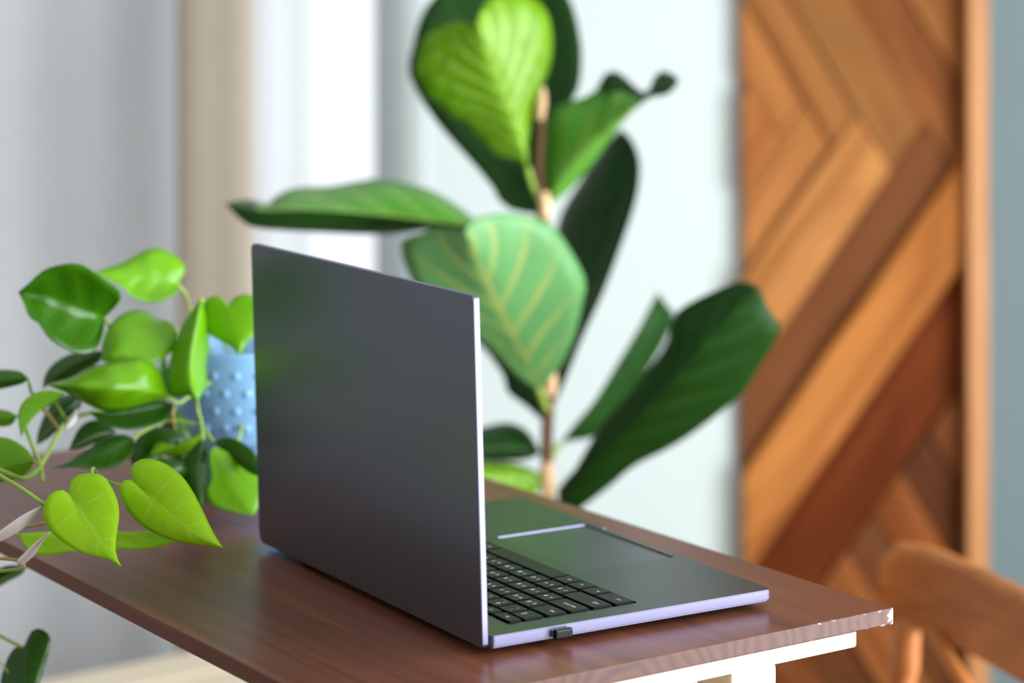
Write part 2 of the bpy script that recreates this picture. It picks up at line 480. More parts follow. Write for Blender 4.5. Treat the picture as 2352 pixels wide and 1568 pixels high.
# back wall with the window opening beside the corner
wx0, wx1, wz0, wz1 = -1.05, -0.205, 0.62, 2.45
b = box_bm(XL, wx0, YB, YB + TH, 0, ZC)
RR = 0.075
box_bm(wx1 + RR, 0.58, YB, YB + TH, 0, ZC, bm=b)
ring_ = [(wx1 + RR - RR * math.cos(math.radians(a)), YB + RR - RR * math.sin(math.radians(a))) for a in range(0, 91, 6)] + [(wx1 + RR, YB + TH), (wx1, YB + TH)]
lo_ = [b.verts.new((x, y, 0)) for x, y in ring_]; hi_ = [b.verts.new((x, y, ZC)) for x, y in ring_]
b.faces.new(lo_); b.faces.new(list(reversed(hi_)))
for i in range(len(ring_)):
    k = (i + 1) % len(ring_)
    f_ = b.faces.new((lo_[k], lo_[i], hi_[i], hi_[k])); f_.smooth = True
box_bm(wx0, wx1, YB, YB + TH, 0, wz0, bm=b)
box_bm(wx0, wx1, YB, YB + TH, wz1, ZC, bm=b)
struct('wall_back', b, M['mint'])
b = box_bm(0.58, XR + TH, YB + 0.22, YB + 0.22 + TH, 0, ZC)
struct('wall_back_right', b, M['bluegrey'])
struct('trim_1', box_bm(0.57, 0.60, YB + 0.001, YB + 0.22, 0, ZC), M['bluegrey'])
# right wall with a wide window
ry0, ry1, rz0, rz1 = -0.65, 2.75, 0.12, 1.94
b = box_bm(XR, XR + TH, YF - TH, ry0, 0, ZC)
box_bm(XR, XR + TH, ry1, 4.2, 0, ZC, bm=b)
box_bm(XR, XR + TH, ry0, ry1, 0, rz0, bm=b)
box_bm(XR, XR + TH, ry0, ry1, rz1, ZC, bm=b)
struct('wall_right', b, M['white'])

# window in the back wall: outer frame, stile next to the drape, panes
win = empty('window_1', (0, YB, 0)); win['kind'] = 'structure'
fr = box_bm(wx0, wx1, 0.045, 0.105, wz0, wz0 + 0.05)
box_bm(wx0, wx1, 0.045, 0.105, wz1 - 0.05, wz1, bm=fr)
box_bm(wx0, wx0 + 0.05, 0.045, 0.105, wz0, wz1, bm=fr)
bm_obj('window_frame', fr, M['frame'], win)
st = box_bm(-0.405, -0.372, 0.0, 0.105, wz0, wz1, 0.003)
bm_obj('mullion', st, M['frame'], win)
st = box_bm(-0.372, -0.318, 0.035, 0.100, wz0, wz1, 0.003)
bm_obj('sash_stile', st, M['frame'], win)
st = box_bm(wx1 - 0.012, wx1, 0.076, 0.105, wz0, wz1, 0.002)
bm_obj('sash_stile', st, M['frame'], win)
for x0, x1 in ((wx0 + 0.05, -0.405), (-0.318, wx1 - 0.012)):
    bm_obj('pane', box_bm(x0, x1, 0.080, 0.086, wz0 + 0.05, wz1 - 0.05), M['glass'], win)
bm_obj('window_sill', box_bm(wx0 - 0.03, wx1 + 0.03, -0.04, 0.11, wz0 - 0.03, wz0 - 0.001, 0.003), M['frame'], win)
# window in the right wall
win2 = empty('window_2', (XR, 0, 0)); win2['kind'] = 'structure'
fr = box_bm(0.0, 0.06, ry0, ry1, rz0, rz0 + 0.06)
box_bm(0.0, 0.06, ry0, ry1, rz1 - 0.06, rz1, bm=fr)
for yy in (ry0, ry1 - 0.06): box_bm(0.0, 0.06, yy, yy + 0.06, rz0, rz1, bm=fr)
bm_obj('window_frame', fr, M['frame'], win2)
for k in (1, 2):
    yy = ry0 + (ry1 - ry0) * k / 3
    bm_obj('mullion', box_bm(0.0, 0.06, yy - 0.03, yy + 0.03, rz0 + 0.06, rz1 - 0.06, 0.003), M['frame'], win2)

# ------------------------------------------------------------------ curtains
def curtain(name, x0, x1, y, z0, z1, amp, wl, ph, mat, label):
    n = int((x1 - x0) / 0.008); V = []; Fc = []
    zs = [z0 + (z1 - z0) * k / 6 for k in range(7)]
    for k, z in enumerate(zs):
        for i in range(n + 1):
            x = x0 + (x1 - x0) * i / n
            a = amp * (1 - 0.25 * k / 6)
            yy = y + a * math.sin(2 * math.pi * (x - x0) / wl + ph) + 0.35 * a * math.sin(2 * math.pi * (x - x0) / (wl * 0.43) + 1.3 * ph)
            V.append((x, yy, z))
    for k in range(6):
        for i in range(n):
            a = k * (n + 1) + i
            Fc.append((a, a + 1, a + n + 2, a + n + 1))
    o = mesh_obj(name, V, Fc, mat, None, True)
    md = o.modifiers.new('cloth', 'SOLIDIFY'); md.thickness = 0.002
    tag(o, label, 'curtain', 'curtains at the window')
    return o
c1 = curtain('curtain', -1.75, -0.43, 3.52, 0.02, 2.6, 0.006, 0.34, 0.6, M['sheer'], 'pale grey curtain hanging in soft folds left of the beige drape')
c2 = curtain('curtain', -0.472, -0.362, 3.40, 0.02, 2.6, 0.006, 0.17, 2.2, M['beige'], 'narrow beige drape hanging beside the white window frame')
rod = empty('curtain_rod', (-1.1, 3.46, 2.62)); tag(rod, 'white curtain rod above the window carrying the curtains', 'curtain rod')
for nm, x0, x1, r in (('rod', -0.75, 0.78, 0.011),):
    tube('rod', [Vector((-1.85, 3.46, 2.62)), Vector((-1.1, 3.46, 2.62)), Vector((-0.3, 3.46, 2.62))], r, M['frame'], rod, 12)
for x in (-1.8, -0.33):
    tube('bracket', [Vector((x, 3.46, 2.62)), Vector((x, 3.6, 2.62)), Vector((x, 3.75, 2.62))], 0.007, M['frame'], rod, 8)

# ------------------------------------------------------------------ herringbone wood panel
DP = 3.742                      # depth of the panel's back
P0 = at(1960, 784, DP)
panel = empty('wood_panel', (P0.x, DP, 0.0))
tag(panel, 'tall herringbone panel of reclaimed wooden planks on the wall behind the chair', 'wall panel')
def clip(poly, nx, ny, c):      # keep nx*x+ny*y <= c
    out = []
    for i in range(len(poly)):
        a, b2 = poly[i], poly[(i + 1) % len(poly)]
        da, db = nx * a[0] + ny * a[1] - c, nx * b2[0] + ny * b2[1] - c
        if da <= 0: out.append(a)
        if (da < 0 < db) or (db < 0 < da):
            t = da / (da - db)
            out.append((a[0] + (b2[0] - a[0]) * t, a[1] + (b2[1] - a[1]) * t))
    return out
PX0, PX1, PY0, PY1 = 1702, 2226, -1000, 1940
nA = (0.857, -0.515)            # "\" boards
nB = (0.82, 0.57)               # "/" boards
def plank(conds, col, th, mt='plank'):
    j = random.uniform(-4, 5)
    poly = [(PX0 + j, PY0), (PX1, PY0), (PX1, PY1), (PX0 + j, PY1)]
    for c in conds:
        poly = clip(poly, *c)
        if len(poly) < 3: return
    area = abs(sum(poly[i][0] * poly[(i + 1) % len(poly)][1] - poly[(i + 1) % len(poly)][0] * poly[i][1] for i in range(len(poly)))) / 2
    if area < 120: return
    pts = [at(x, y, DP) for x, y in poly]
    b = bmesh.new()
    lo = [b.verts.new((p.x - P0.x, -0.004, p.z)) for p in pts]
    hi = [b.verts.new((p.x - P0.x, -th, p.z)) for p in pts]
    b.faces.new(lo); b.faces.new(list(reversed(hi)))
    for i in range(len(pts)):
        k = (i + 1) % len(pts)
        b.faces.new((lo[k], lo[i], hi[i], hi[k]))
    bmesh.ops.recalc_face_normals(b, faces=b.faces)
    bmesh.ops.bevel(b, geom=[e for e in b.edges if all(abs(v.co.y + th) < 1e-6 for v in e.verts)], offset=0.0018, segments=1, affect='EDGES')
    o = bm_obj('plank', b, M[mt], panel)
    o.color = lin(col[0] * 0.97, col[1] * 0.91, col[2] * 0.82)
def A(lo, hi): return [(-nA[0], -nA[1], -(lo + 1.0)), (nA[0], nA[1], hi - 1.0)]
def B(lo, hi): return [(-nB[0], -nB[1], -(lo + 1.0)), (nB[0], nB[1], hi - 1.0)]
up_edges = [1270, 1368, 1463, 1549, 1672, 1784, 1880, 1985, 2090, 2195, 2300, 2400]
up_cols = [(196, 136, 84), (200, 142, 88), (182, 130, 80), (172, 126, 78), (150, 98, 58), (168, 116, 68), (176, 122, 76), (160, 108, 64), (184, 130, 80), (170, 116, 70), (160, 110, 66)]
ends = [1520, 1643, 1760, 1892, 2035, 2160, 2300, 2400, 2400, 2400, 2400]
for i in range(len(up_edges) - 1):
    plank(A(up_edges[i], up_edges[i + 1]) + [(nB[0], nB[1], ends[i] - 1.5)], up_cols[i], 0.012 + 0.018 * ((i * 5) % 4) / 3)
mid_edges = [1400, 1520, 1643, 1757, 1893, 2010, 2147, 2305]
mid_lim = [1270, 1368, 1463, 1549, 1672, 1784, 1880]
mid_cols = [(190, 130, 76), (200, 138, 84), (204, 146, 92), (208, 152, 96), (138, 92, 60), (206, 142, 80), (122, 62, 26)]
for i in range(len(mid_edges) - 1):
    plank(B(mid_edges[i], mid_edges[i + 1]) + [(nA[0], nA[1], mid_lim[i] - 1.5)], mid_cols[i], (0.016, 0.026, 0.018, 0.030, 0.012, 0.032, 0.012)[i], 'plank_b')
low_edges = [430 + 98 * k for k in range(12)]
low_cols = [(130, 84, 48), (148, 94, 54), (118, 76, 44), (140, 88, 50), (116, 74, 44), (164, 106, 62), (122, 78, 48), (162, 100, 58), (116, 76, 50), (132, 84, 50), (112, 70, 42)]
for i in range(len(low_edges) - 1):
    plank(A(low_edges[i], low_edges[i + 1]) + [(-nB[0], -nB[1], -2307.0)], low_cols[i], 0.014 + 0.009 * ((i * 3) % 4) / 3)
bp0, bp1 = at(PX0 + 8, 0, DP).x - P0.x, at(PX1, 0, DP).x - P0.x
ztop, zbot = at(0, PY0, DP).z, at(0, PY1, DP).z
box('backing_board', bp0, bp1, -0.0045, 0.007, 0.0, ztop, M['bark'], panel)
pp0, pp1 = at(2224, 0, 3.69).x - P0.x, at(2272, 0, 3.69).x - P0.x
box('edge_post', pp0, pp1, -0.052, 0.007, 0.0, ztop, M['post'], panel, 0.003)

# ------------------------------------------------------------------ pine bench by the curtain
th_l = math.radians(36.8)
bench = empty('slatted_bench', (-0.37, 2.777, 0.0), th_l)
tag(bench, 'low pale pine slatted bench in front of the curtain, under the table', 'bench')
for k in range(4):
    box('slat', -0.62, 0.42, -0.18 + 0.098 * k, -0.18 + 0.098 * k + 0.086, 0.475, 0.497, M['pine'], bench, 0.003)
for xx in (-0.52, 0.30):
    box('cross_bar', xx, xx + 0.04, -0.17, 0.19, 0.44, 0.4745, M['pine'], bench, 0.002)
    for yy in (-0.16, 0.14):
        box('leg', xx, xx + 0.04, yy, yy + 0.04, 0.0, 0.4395, M['pine'], bench, 0.002)

# ------------------------------------------------------------------ table
TL = Vector((-0.5651, 0.8250)); TS = Vector((-0.8250, -0.5651))
C0 = Vector((0.2813, 1.783))
table = empty('work_table', (C0.x, C0.y, 0.0), math.atan2(TL.y, TL.x))
tag(table, 'narrow table with reddish-brown stained wooden top and pale pine underframe', 'table')
TLEN, TWID, TT = 0.875, 0.462, 0.0122
top = bm_obj('tabletop', box_bm(0, TLEN, 0, TWID, -TT, 0.0, 0.0009, 2), M['top'], table)
top.location = (0, 0, TZ)
zt = TZ - TT - 0.0004
for x0 in (0.006, TLEN - 0.036):
    box('cross_lath', x0, x0 + 0.030, 0.030 if x0 < 0.1 else 0.015, TWID - (0.03 if x0 < 0.1 else 0.015), zt - 0.0135, zt, M['pine'], table, 0.0025)
box('centre_rail', 0.038, TLEN - 0.038, 0.216, 0.246, zt - 0.05, zt, M['pine'], table, 0.002)
for x0, ys in ((0.010, (0.104, TWID - 0.146)), (TLEN - 0.046, (0.022, TWID - 0.062))):
    for y0 in ys:
        box('leg', x0, x0 + 0.040, y0, y0 + 0.042, 0.0, zt - 0.0138, M['pine'], table, 0.0025)

# ------------------------------------------------------------------ laptop
LS = Vector((0.8554, 0.5180)); LL = Vector((-0.5180, 0.8554))
B0 = Vector((-0.01464, 1.659))
laptop = empty('laptop', (B0.x, B0.y, TZ), math.atan2(LS.y, LS.x))
tag(laptop, 'open dark grey metal laptop seen from behind on the brown table', 'laptop')
BW, BD = 0.357, 0.2425          # width (y), depth (x)
ZB, ZD = 0.0046, 0.0133         # bottom and deck heights above the table
base_bm = rounded_plate_bm(0.0, BD, 0.0, BW, ZB, ZD, 0.004, 0.0, 6, rs=(0.0035, 0.0065, 0.0065, 0.0035))
for f in base_bm.faces: pass
bmesh.ops.bevel(base_bm, geom=[e for e in base_bm.edges if e.verts[0].co.z > ZD - 1e-6 and e.verts[1].co.z > ZD - 1e-6], offset=0.0006, segments=2, affect='EDGES')
bmesh.ops.bevel(base_bm, geom=[e for e in base_bm.edges if e.verts[0].co.z < ZB + 1e-6 and e.verts[1].co.z < ZB + 1e-6], offset=0.0016, segments=3, affect='EDGES')
base = bm_obj('base', base_bm, M['deck'], laptop)
def cut(target, bm):
    c = bm_obj('cutter', bm, None)
    c.parent = target.parent
    md = target.modifiers.new('cut', 'BOOLEAN'); md.operation = 'DIFFERENCE'; md.object = c; md.solver = 'EXACT'
    bpy.context.view_layer.update()
    dg = bpy.context.evaluated_depsgraph_get()
    me = bpy.data.meshes.new_from_object(target.evaluated_get(dg))
    target.modifiers.clear()
    old = target.data; target.data = me; bpy.data.meshes.remove(old)
    cm = c.data; bpy.data.objects.remove(c); bpy.data.meshes.remove(cm)
cut(base, rounded_plate_bm(0.0265, 0.1358, 0.0205, 0.3365, ZD - 0.0009, ZD + 0.01, 0.002))
pk = rounded_plate_bm(0.1505, 0.2345, 0.1165, 0.2425, ZD - 0.0012, ZD + 0.0012, 0.0012)
for v in pk.verts:                       # steep sloping rim
    if v.co.z > ZD:
        v.co.x += 0.0007 if v.co.x > 0.19 else -0.0007
        v.co.y += 0.0007 if v.co.y > 0.18 else -0.0007
cut(base, pk)
cut(base, rounded_plate_bm(0.2385, 0.26, 0.1345, 0.2245, ZD - 0.0016, ZD + 0.01, 0.002))
base.data.materials.clear(); base.data.materials.append(M['deck'])
bm_obj('trackpad', rounded_plate_bm(0.1509, 0.2341, 0.1169, 0.2421, ZD - 0.0012, ZD - 0.0009, 0.0010), M['pad'], laptop)
for x, y in ((0.03, 0.03), (0.03, BW - 0.03), (0.21, 0.03), (0.21, BW - 0.03)):
    bm_obj('rubber_foot', rounded_plate_bm(x - 0.012, x + 0.012, y - 0.006, y + 0.006, 0.0001, ZB + 0.0004, 0.005, 0.0006), M['rubber'], laptop)
# hinge bar
hb = bmesh.new()
bmesh.ops.create_cone(hb, cap_ends=True, segments=16, radius1=0.0032, radius2=0.0032, depth=0.27,
                      matrix=Matrix.Translation((-0.0018, BW / 2, 0.0096)) @ Matrix.Rotation(math.pi / 2, 4, 'X'))
bm_obj('hinge', hb, M['rubber'], laptop, True)
# lid: built standing, outer face towards -x, leaning back a little
LH, LT = 0.2425, 0.0050
lid_bm = rounded_plate_bm(0.0, BW, 0.0, LH, 0.0, LT, 0.006, 0.0007, 8, rs=(0.008, 0.003, 0.003, 0.006))
lid = bm_obj('lid', lid_bm, M['alu'], laptop)
lean = math.radians(1.75)
# plate (x -> laptop y, y -> up, z -> laptop x)
ml = Matrix(((0, 0, 1, 0), (1, 0, 0, 0), (0, 1, 0, 0), (0, 0, 0, 1)))
lid.matrix_basis = Matrix.Translation((-0.0066, 0.0, 0.0058)) @ Matrix.Rotation(-lean, 4, 'Y') @ Matrix.Scale(1, 4) @ ml
bz = bm_obj('bezel', rounded_plate_bm(0.003, BW - 0.003, 0.006, LH - 0.003, LT - 0.0001, LT + 0.0005, 0.004), M['rubber'], lid)
bm_obj('screen', box_bm(0.008, BW - 0.008, 0.022, LH - 0.010, LT + 0.0003, LT + 0.0007), M['screen'], lid)
lid['label'] = 'dark grey metal lid'
# near corner of the lid is the hinge side at laptop y = 0 : flip so the rounded far-bottom corner sits at y = BW
for v in lid.data.vertices: v.co.x = BW - v.co.x
lid.data.flip_normals()

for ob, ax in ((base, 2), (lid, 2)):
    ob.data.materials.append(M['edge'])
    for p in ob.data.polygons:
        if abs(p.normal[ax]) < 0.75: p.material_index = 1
for p in base.data.polygons:                    # keyboard well and near trackpad rim keep deck tone, far rim the painted gleam
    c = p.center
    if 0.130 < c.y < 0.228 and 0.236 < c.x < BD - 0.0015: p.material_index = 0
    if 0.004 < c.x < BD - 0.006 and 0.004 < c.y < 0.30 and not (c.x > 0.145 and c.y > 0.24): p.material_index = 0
# keyboard
key_cache = {}
def key_mesh(dx, dy):
    k = (round(dx, 5), round(dy, 5))
    if k in key_cache: return key_cache[k]
    b = bmesh.new()
    h = 0.0021; i = 0.0004
    def ring(ins, z, r):
        pts = []
        for cx, cy, a0 in ((0, 0, 180), (dx, 0, 270), (dx, dy, 0), (0, dy, 90)):
            sx = 1 if cx == 0 else -1; sy = 1 if cy == 0 else -1
            ox, oy = cx + sx * (ins + r), cy + sy * (ins + r)
            for q in range(3):
                a = math.radians(a0 + 45 * q)
                pts.append(b.verts.new((ox + r * math.cos(a), oy + r * math.sin(a), z)))
        return pts
    r0, r1, r2 = ring(0.0, 0.0, 0.0012), ring(0.0, h - i, 0.0012), ring(i, h, 0.001)
    b.faces.new(r2)
    for p, q in ((r0, r1), (r1, r2)):
        n = len(p)
        for t in range(n): b.faces.new((p[t], p[(t + 1) % n], q[(t + 1) % n], q[t]))
    bmesh.ops.recalc_face_normals(b, faces=b.faces)
    me = bpy.data.meshes.new('key'); b.to_mesh(me); b.free(); me.materials.append(M['key'])
    key_cache[k] = me
    return me
txt_cache = {}
def text_mesh(s, size, bold):
    k = (s, size, bold)
    if k in txt_cache: return txt_cache[k]
    cu = bpy.data.curves.new('txt', 'FONT'); cu.body = s; cu.size = size
    cu.align_x = 'CENTER'; cu.align_y = 'CENTER'; cu.resolution_u = 2
    cu.offset = 0.00005 if bold else 0.0
    o = bpy.data.objects.new('txt', cu); COL.objects.link(o)
    bpy.context.view_layer.update()
    me = bpy.data.meshes.new_from_object(o.evaluated_get(bpy.context.evaluated_depsgraph_get()))
    bpy.data.objects.remove(o); bpy.data.curves.remove(cu)
    me.name = 'legend'; me.materials.clear(); me.materials.append(M['legend'])
    txt_cache[k] = me
    return me
KZ = ZD - 0.0009 + 0.00005
def add_key(x, y, dx, dy, legends):
    o = bpy.data.objects.new('key', key_mesh(dx, dy)); COL.objects.link(o)
    o.parent = laptop; o.location = (x, y, KZ)
    for s, ox, oy, size, bold in legends:
        t = bpy.data.objects.new('legend', text_mesh(s, size, bold)); COL.objects.link(t)
        t.parent = o; t.location = (ox, oy, 0.00214); t.rotation_euler = (0, 0, math.pi / 2)
KD, U = 0.0160, 0.0190
Y0 = 0.0230
def row(x, items, dx=KD):
    y = Y0
    for w, kind, a, c in items:
        wy = w * U - 0.003
        if kind == 'L':      # latin + cyrillic letter
            lg = [(a, dx * 0.50, wy * 0.27, 0.0042, False), (c, dx * 0.50, wy * 0.70, 0.0048, True)]
        elif kind == 'N':    # number / sign pair
            lg = [(a, dx * 0.68, wy * 0.36, 0.0042, False), (c, dx * 0.34, wy * 0.36, 0.0042, False)]
        elif kind == 'W':    # word, set to the left end of the key
            lg = [(a, dx * 0.5, min(wy * 0.5, 0.0030 + 0.00115 * len(a)), 0.0040, False)]
        elif kind == 'F':
            lg = [(a, dx * 0.5, wy * 0.5, 0.0034, False)]
        else: lg = []
        add_key(x, y, dx, wy, lg)
        y += w * U
row(0.0288, [(1.34, 'F', 'Esc', '')] + [(0.968, 'F', 'F%d' % i, '') for i in range(1, 13)] + [(0.968, 'F', s, '') for s in ('ins', 'del', 'pwr')], 0.0100)
nums = [('1', '!'), ('2', '@'), ('3', '#'), ('4', '$'), ('5', '%'), ('6', '^'), ('7', '&'), ('8', '*'), ('9', '('), ('0', ')'), ('-', '_'), ('=', '+')]
row(0.0410, [(1.06, 'L', '`', 'Ё')] + [(1, 'N', a, c) for a, c in nums] + [(2.1, 'W', 'backspace', ''), (1, 'W', 'home', '')])
row(0.0603, [(1.36, 'W', 'tab', '')] + [(1, 'L', a, c) for a, c in zip('QWERTYUIOP[]', 'ЙЦУКЕНГШЩЗХЪ')] + [(1.8, 'L', '\\', '/'), (1, 'W', 'pgup', '')])
row(0.0795, [(1.77, 'W', 'caps lock', '')] + [(1, 'L', a, c) for a, c in zip("ASDFGHJKL;'", 'ФЫВАПРОЛДЖЭ')] + [(2.39, 'W', 'enter', ''), (1, 'W', 'pgdn', '')])
row(0.0988, [(2.34, 'W', 'shift', '')] + [(1, 'L', a, c) for a, c in zip('ZXCVBNM,./', 'ЯЧСМИТЬБЮ.')] + [(2.82, 'W', 'shift', ''), (1, 'W', 'end', '')])
row(0.1180, [(1.55, 'W', 'ctrl', ''), (1, 'W', 'fn', ''), (1, 'F', '⊞', ''), (1, 'W', 'alt', ''), (5.2, '', '', ''), (1, 'W', 'alt', ''), (1, 'W', 'fn', ''), (1.41, 'W', 'ctrl', ''), (1, 'F', '<', ''), (1, 'F', '^', ''), (1, 'F', '>', '')])

# nano receiver plugged into the near side
don = empty('usb_receiver', (B0.x, B0.y, TZ), math.atan2(LS.y, LS.x))
tag(don, 'tiny black wireless receiver plugged into the near side of the laptop', 'usb receiver')
dz0, dz1 = ZB + 0.0009, ZB + 0.0073
bm_obj('cap', box_bm(0.0492, 0.0636, -0.0060, -0.0012, dz0 - 0.0003, dz1, 0.0012, 3), M['dongle'], don)
bm_obj('plug', box_bm(0.0490, 0.0612, -0.0014, 0.0, dz0 + 0.0006, dz1 - 0.0008, 0.0003), M['chrome'], don)

# ------------------------------------------------------------------ leaves
def leaf(parent, base, tip, left, right, d, mat, mid=None, dl=0.01, dr=0.01, bow=0.0, puck=0.0008, nv=6, nu=20, nw=5, crease=False, back=None):
    """leaf blade. base/tip/left/right/mid: outline in photo pixels; d = (depth at base, depth at tip);
    dl/dr = how much further away the left/right margin lies than the midrib"""
    Lp = catmull([base] + list(left) + [tip], nu)
    Rp = catmull([base] + list(right) + [tip], nu)
    if mid: Mp = catmull([base] + list(mid) + [tip], nu)
    else:
        Mp = []
        for i in range(nu):
            u = i / (nu - 1)
            s = Vector(base).lerp(Vector(tip), u)
            a = (Lp[i] + Rp[i]) / 2
            Mp.append(s.lerp(a, 0.35))
    V = []; Fc = []; UV = []
    cols = list(range(-nw, nw + 1))
    for i in range(nu):
        u = i / (nu - 1)
        d0 = d[0] + (d[1] - d[0]) * u + bow * 4 * u * (1 - u)
        env = math.sin(math.pi * min(1, max(0, u))) ** 0.5
        for c in cols:
            v = c / nw; a = abs(v)
            e = Lp[i] if c < 0 else Rp[i]
            p = Mp[i].lerp(e, a)
            dd = d0 + (dl if c < 0 else dr) * (0.55 * a + 0.45 * a * a) * env
            dd += puck * math.cos(2 * math.pi * (u * nv - a ** 0.85 * 0.75 * nv * 0.35)) * math.sin(math.pi * a) * env
            V.append(at(p.x, p.y, dd)); UV.append((u, 0.5 + v / 2))
    m = len(cols)
    for i in range(nu - 1):
        for k in range(m - 1):
            q = i * m + k
            Fc.append((q, q + 1, q + m + 1, q + m))
    o = mesh_obj('leaf', V, Fc, mat, parent, True, world=True)
    ul = o.data.uv_layers.new(name='leaf')
    for lp in o.data.loops: ul.data[lp.index].uv = UV[lp.vertex_index]
    if back is not None:                 # part of the blade turned over: shows the leaf's other face
        o.data.materials.append(back[0])
        for q, p in enumerate(o.data.polygons):
            i, k = divmod(q, m - 1)
            if back[1](i / (nu - 1), (k + 0.5 - nw) / nw): p.material_index = 1
    if crease:
        mids = set(i * m + nw for i in range(nu))
        for e in o.data.edges:
            if e.vertices[0] in mids and e.vertices[1] in mids: e.use_edge_sharp = True
    md = o.modifiers.new('blade', 'SOLIDIFY'); md.thickness = 0.0005; md.offset = 0
    return o
def stem(parent, pts, r, mat='vine', name='stem', seg=8):
    return tube(name, [at(*p) for p in pts], r, M[mat], parent, seg)

# ------------------------------------------------------------------ philodendron in the blue pot
PC = Vector((-0.2440, 2.2))
phil = empty('potted_philodendron', (PC.x, PC.y, TZ))
tag(phil, 'trailing heart-leaf philodendron in a sky-blue dotted pot on the table', 'potted plant')
prof = [(0.0, 0.0005), (0.051, 0.0005), (0.054, 0.003), (0.0655, 0.124), (0.0658, 0.127), (0.0645, 0.129), (0.0625, 0.128), (0.0605, 0.107), (0.0, 0.106)]
pot = lathe('pot', prof, M['pot_blue'], phil, 48)
pot['label'] = 'sky-blue ceramic pot with raised dots'
lathe('soil', [(0.0, 0.110), (0.03, 0.1105), (0.0602, 0.1075)], M['soil'], phil, 32)
dm = bmesh.new(); bmesh.ops.create_uvsphere(dm, u_segments=8, v_segments=4, radius=0.0042)
dme = bpy.data.meshes.new('dot'); dm.to_mesh(dme); dm.free(); dme.materials.append(M['pot_blue'])
for p in dme.polygons: p.use_smooth = True
for r_ in range(7):
    z = 0.014 + 0.0158 * r_
    rad = 0.054 + (0.0655 - 0.054) * (z - 0.003) / 0.121
    for k in range(20):
        a = 2 * math.pi * (k + 0.5 * (r_ % 2)) / 20
        o = bpy.data.objects.new('dot', dme); COL.objects.link(o); o.parent = pot
        o.location = (rad * math.cos(a), rad * math.sin(a), z)
        o.rotation_euler = (0, math.radians(5), a); o.scale = (0.45, 1, 1)

def PL(mat, base, tip, left, right, d, **k): return leaf(phil, base, tip, left, right, d, M[mat], **k)
# upper cluster
PL('phil_mid', (241, 728), (42, 671), [(278, 688), (268, 661), (222, 629), (187, 607), (150, 606), (102, 620), (67, 650)],
   [(236, 768), (220, 803), (187, 812), (153, 803), (112, 776), (88, 741), (67, 728), (56, 698)], (2.08, 2.02), dl=-0.020, dr=-0.035, puck=0.0025, nv=4, bow=-0.01)
PL('phil', (407, 650), (215, 625), [(425, 623), (420, 604), (396, 583), (362, 570), (335, 575), (289, 599), (250, 614)],
   [(412, 666), (386, 687), (356, 695), (327, 693), (303, 682), (281, 658), (245, 640)], (2.14, 2.10), dl=0.02, dr=-0.01, puck=0.0015, nv=5)
PL('phil', (364, 736), (235, 830), [(345, 720), (316, 712), (284, 720), (257, 741), (238, 778), (233, 810)],
   [(386, 736), (402, 752), (404, 771), (396, 805), (360, 830), (300, 838)], (2.13, 2.06), dl=0.02, dr=0.0, bow=-0.02, puck=0.0015)
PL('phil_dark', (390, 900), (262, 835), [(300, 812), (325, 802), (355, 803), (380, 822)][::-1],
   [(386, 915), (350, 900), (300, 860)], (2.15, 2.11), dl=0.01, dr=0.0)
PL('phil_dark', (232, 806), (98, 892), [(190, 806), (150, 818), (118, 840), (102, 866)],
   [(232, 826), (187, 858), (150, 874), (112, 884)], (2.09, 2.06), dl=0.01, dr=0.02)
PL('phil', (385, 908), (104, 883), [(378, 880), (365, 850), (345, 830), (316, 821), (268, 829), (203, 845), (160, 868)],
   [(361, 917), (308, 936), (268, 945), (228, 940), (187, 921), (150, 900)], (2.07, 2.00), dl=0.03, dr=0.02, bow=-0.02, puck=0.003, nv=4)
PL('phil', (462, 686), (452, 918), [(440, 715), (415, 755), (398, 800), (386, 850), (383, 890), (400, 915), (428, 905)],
   [(478, 735), (481, 780), (474, 840), (475, 875), (466, 903)], (2.08, 2.05), mid=[(452, 740), (440, 800), (436, 850), (440, 890)], dl=0.015, dr=0.045)
PL('phil', (525, 706), (552, 817), [(515, 688), (498, 679), (474, 688), (465, 718), (478, 764), (510, 784), (536, 800)],
   [(535, 686), (552, 677), (578, 677), (606, 698), (602, 742), (582, 772), (562, 792)], (2.10, 2.09), dl=0.008, dr=0.006)
# left edge
PL('phil_mid', (64, 868), (-70, 892), [(45, 853), (0, 849), (-35, 858)], [(52, 880), (0, 893), (-35, 899)], (2.0, 2.02), dl=0.012, dr=0.008)
PL('phil', (146, 903), (48, 1004), [(119, 896), (89, 899), (63, 913), (46, 934), (41, 960)], [(132, 918), (112, 931), (89, 946), (64, 970)], (2.0, 1.97), dl=0.0, dr=0.025)
PL('phil', (40, 955), (-80, 968), [(20, 944), (-10, 940), (-45, 950)], [(25, 976), (-10, 979), (-45, 976)], (2.0, 2.04), dl=0.012, dr=0.004)
PL('phil', (78, 1058), (-70, 1110), [(64, 1034), (34, 1012), (0, 1003), (-35, 1015), (-60, 1055)], [(68, 1080), (40, 1098), (10, 1106), (-25, 1112)], (1.93, 1.97), dl=0.012, dr=0.006)
PL('phil_dark', (192, 903), (84, 1022), [(132, 913), (105, 948), (88, 990)], [(182, 938), (152, 966), (116, 1002)], (2.10, 2.05), dl=0.01, dr=0.01)
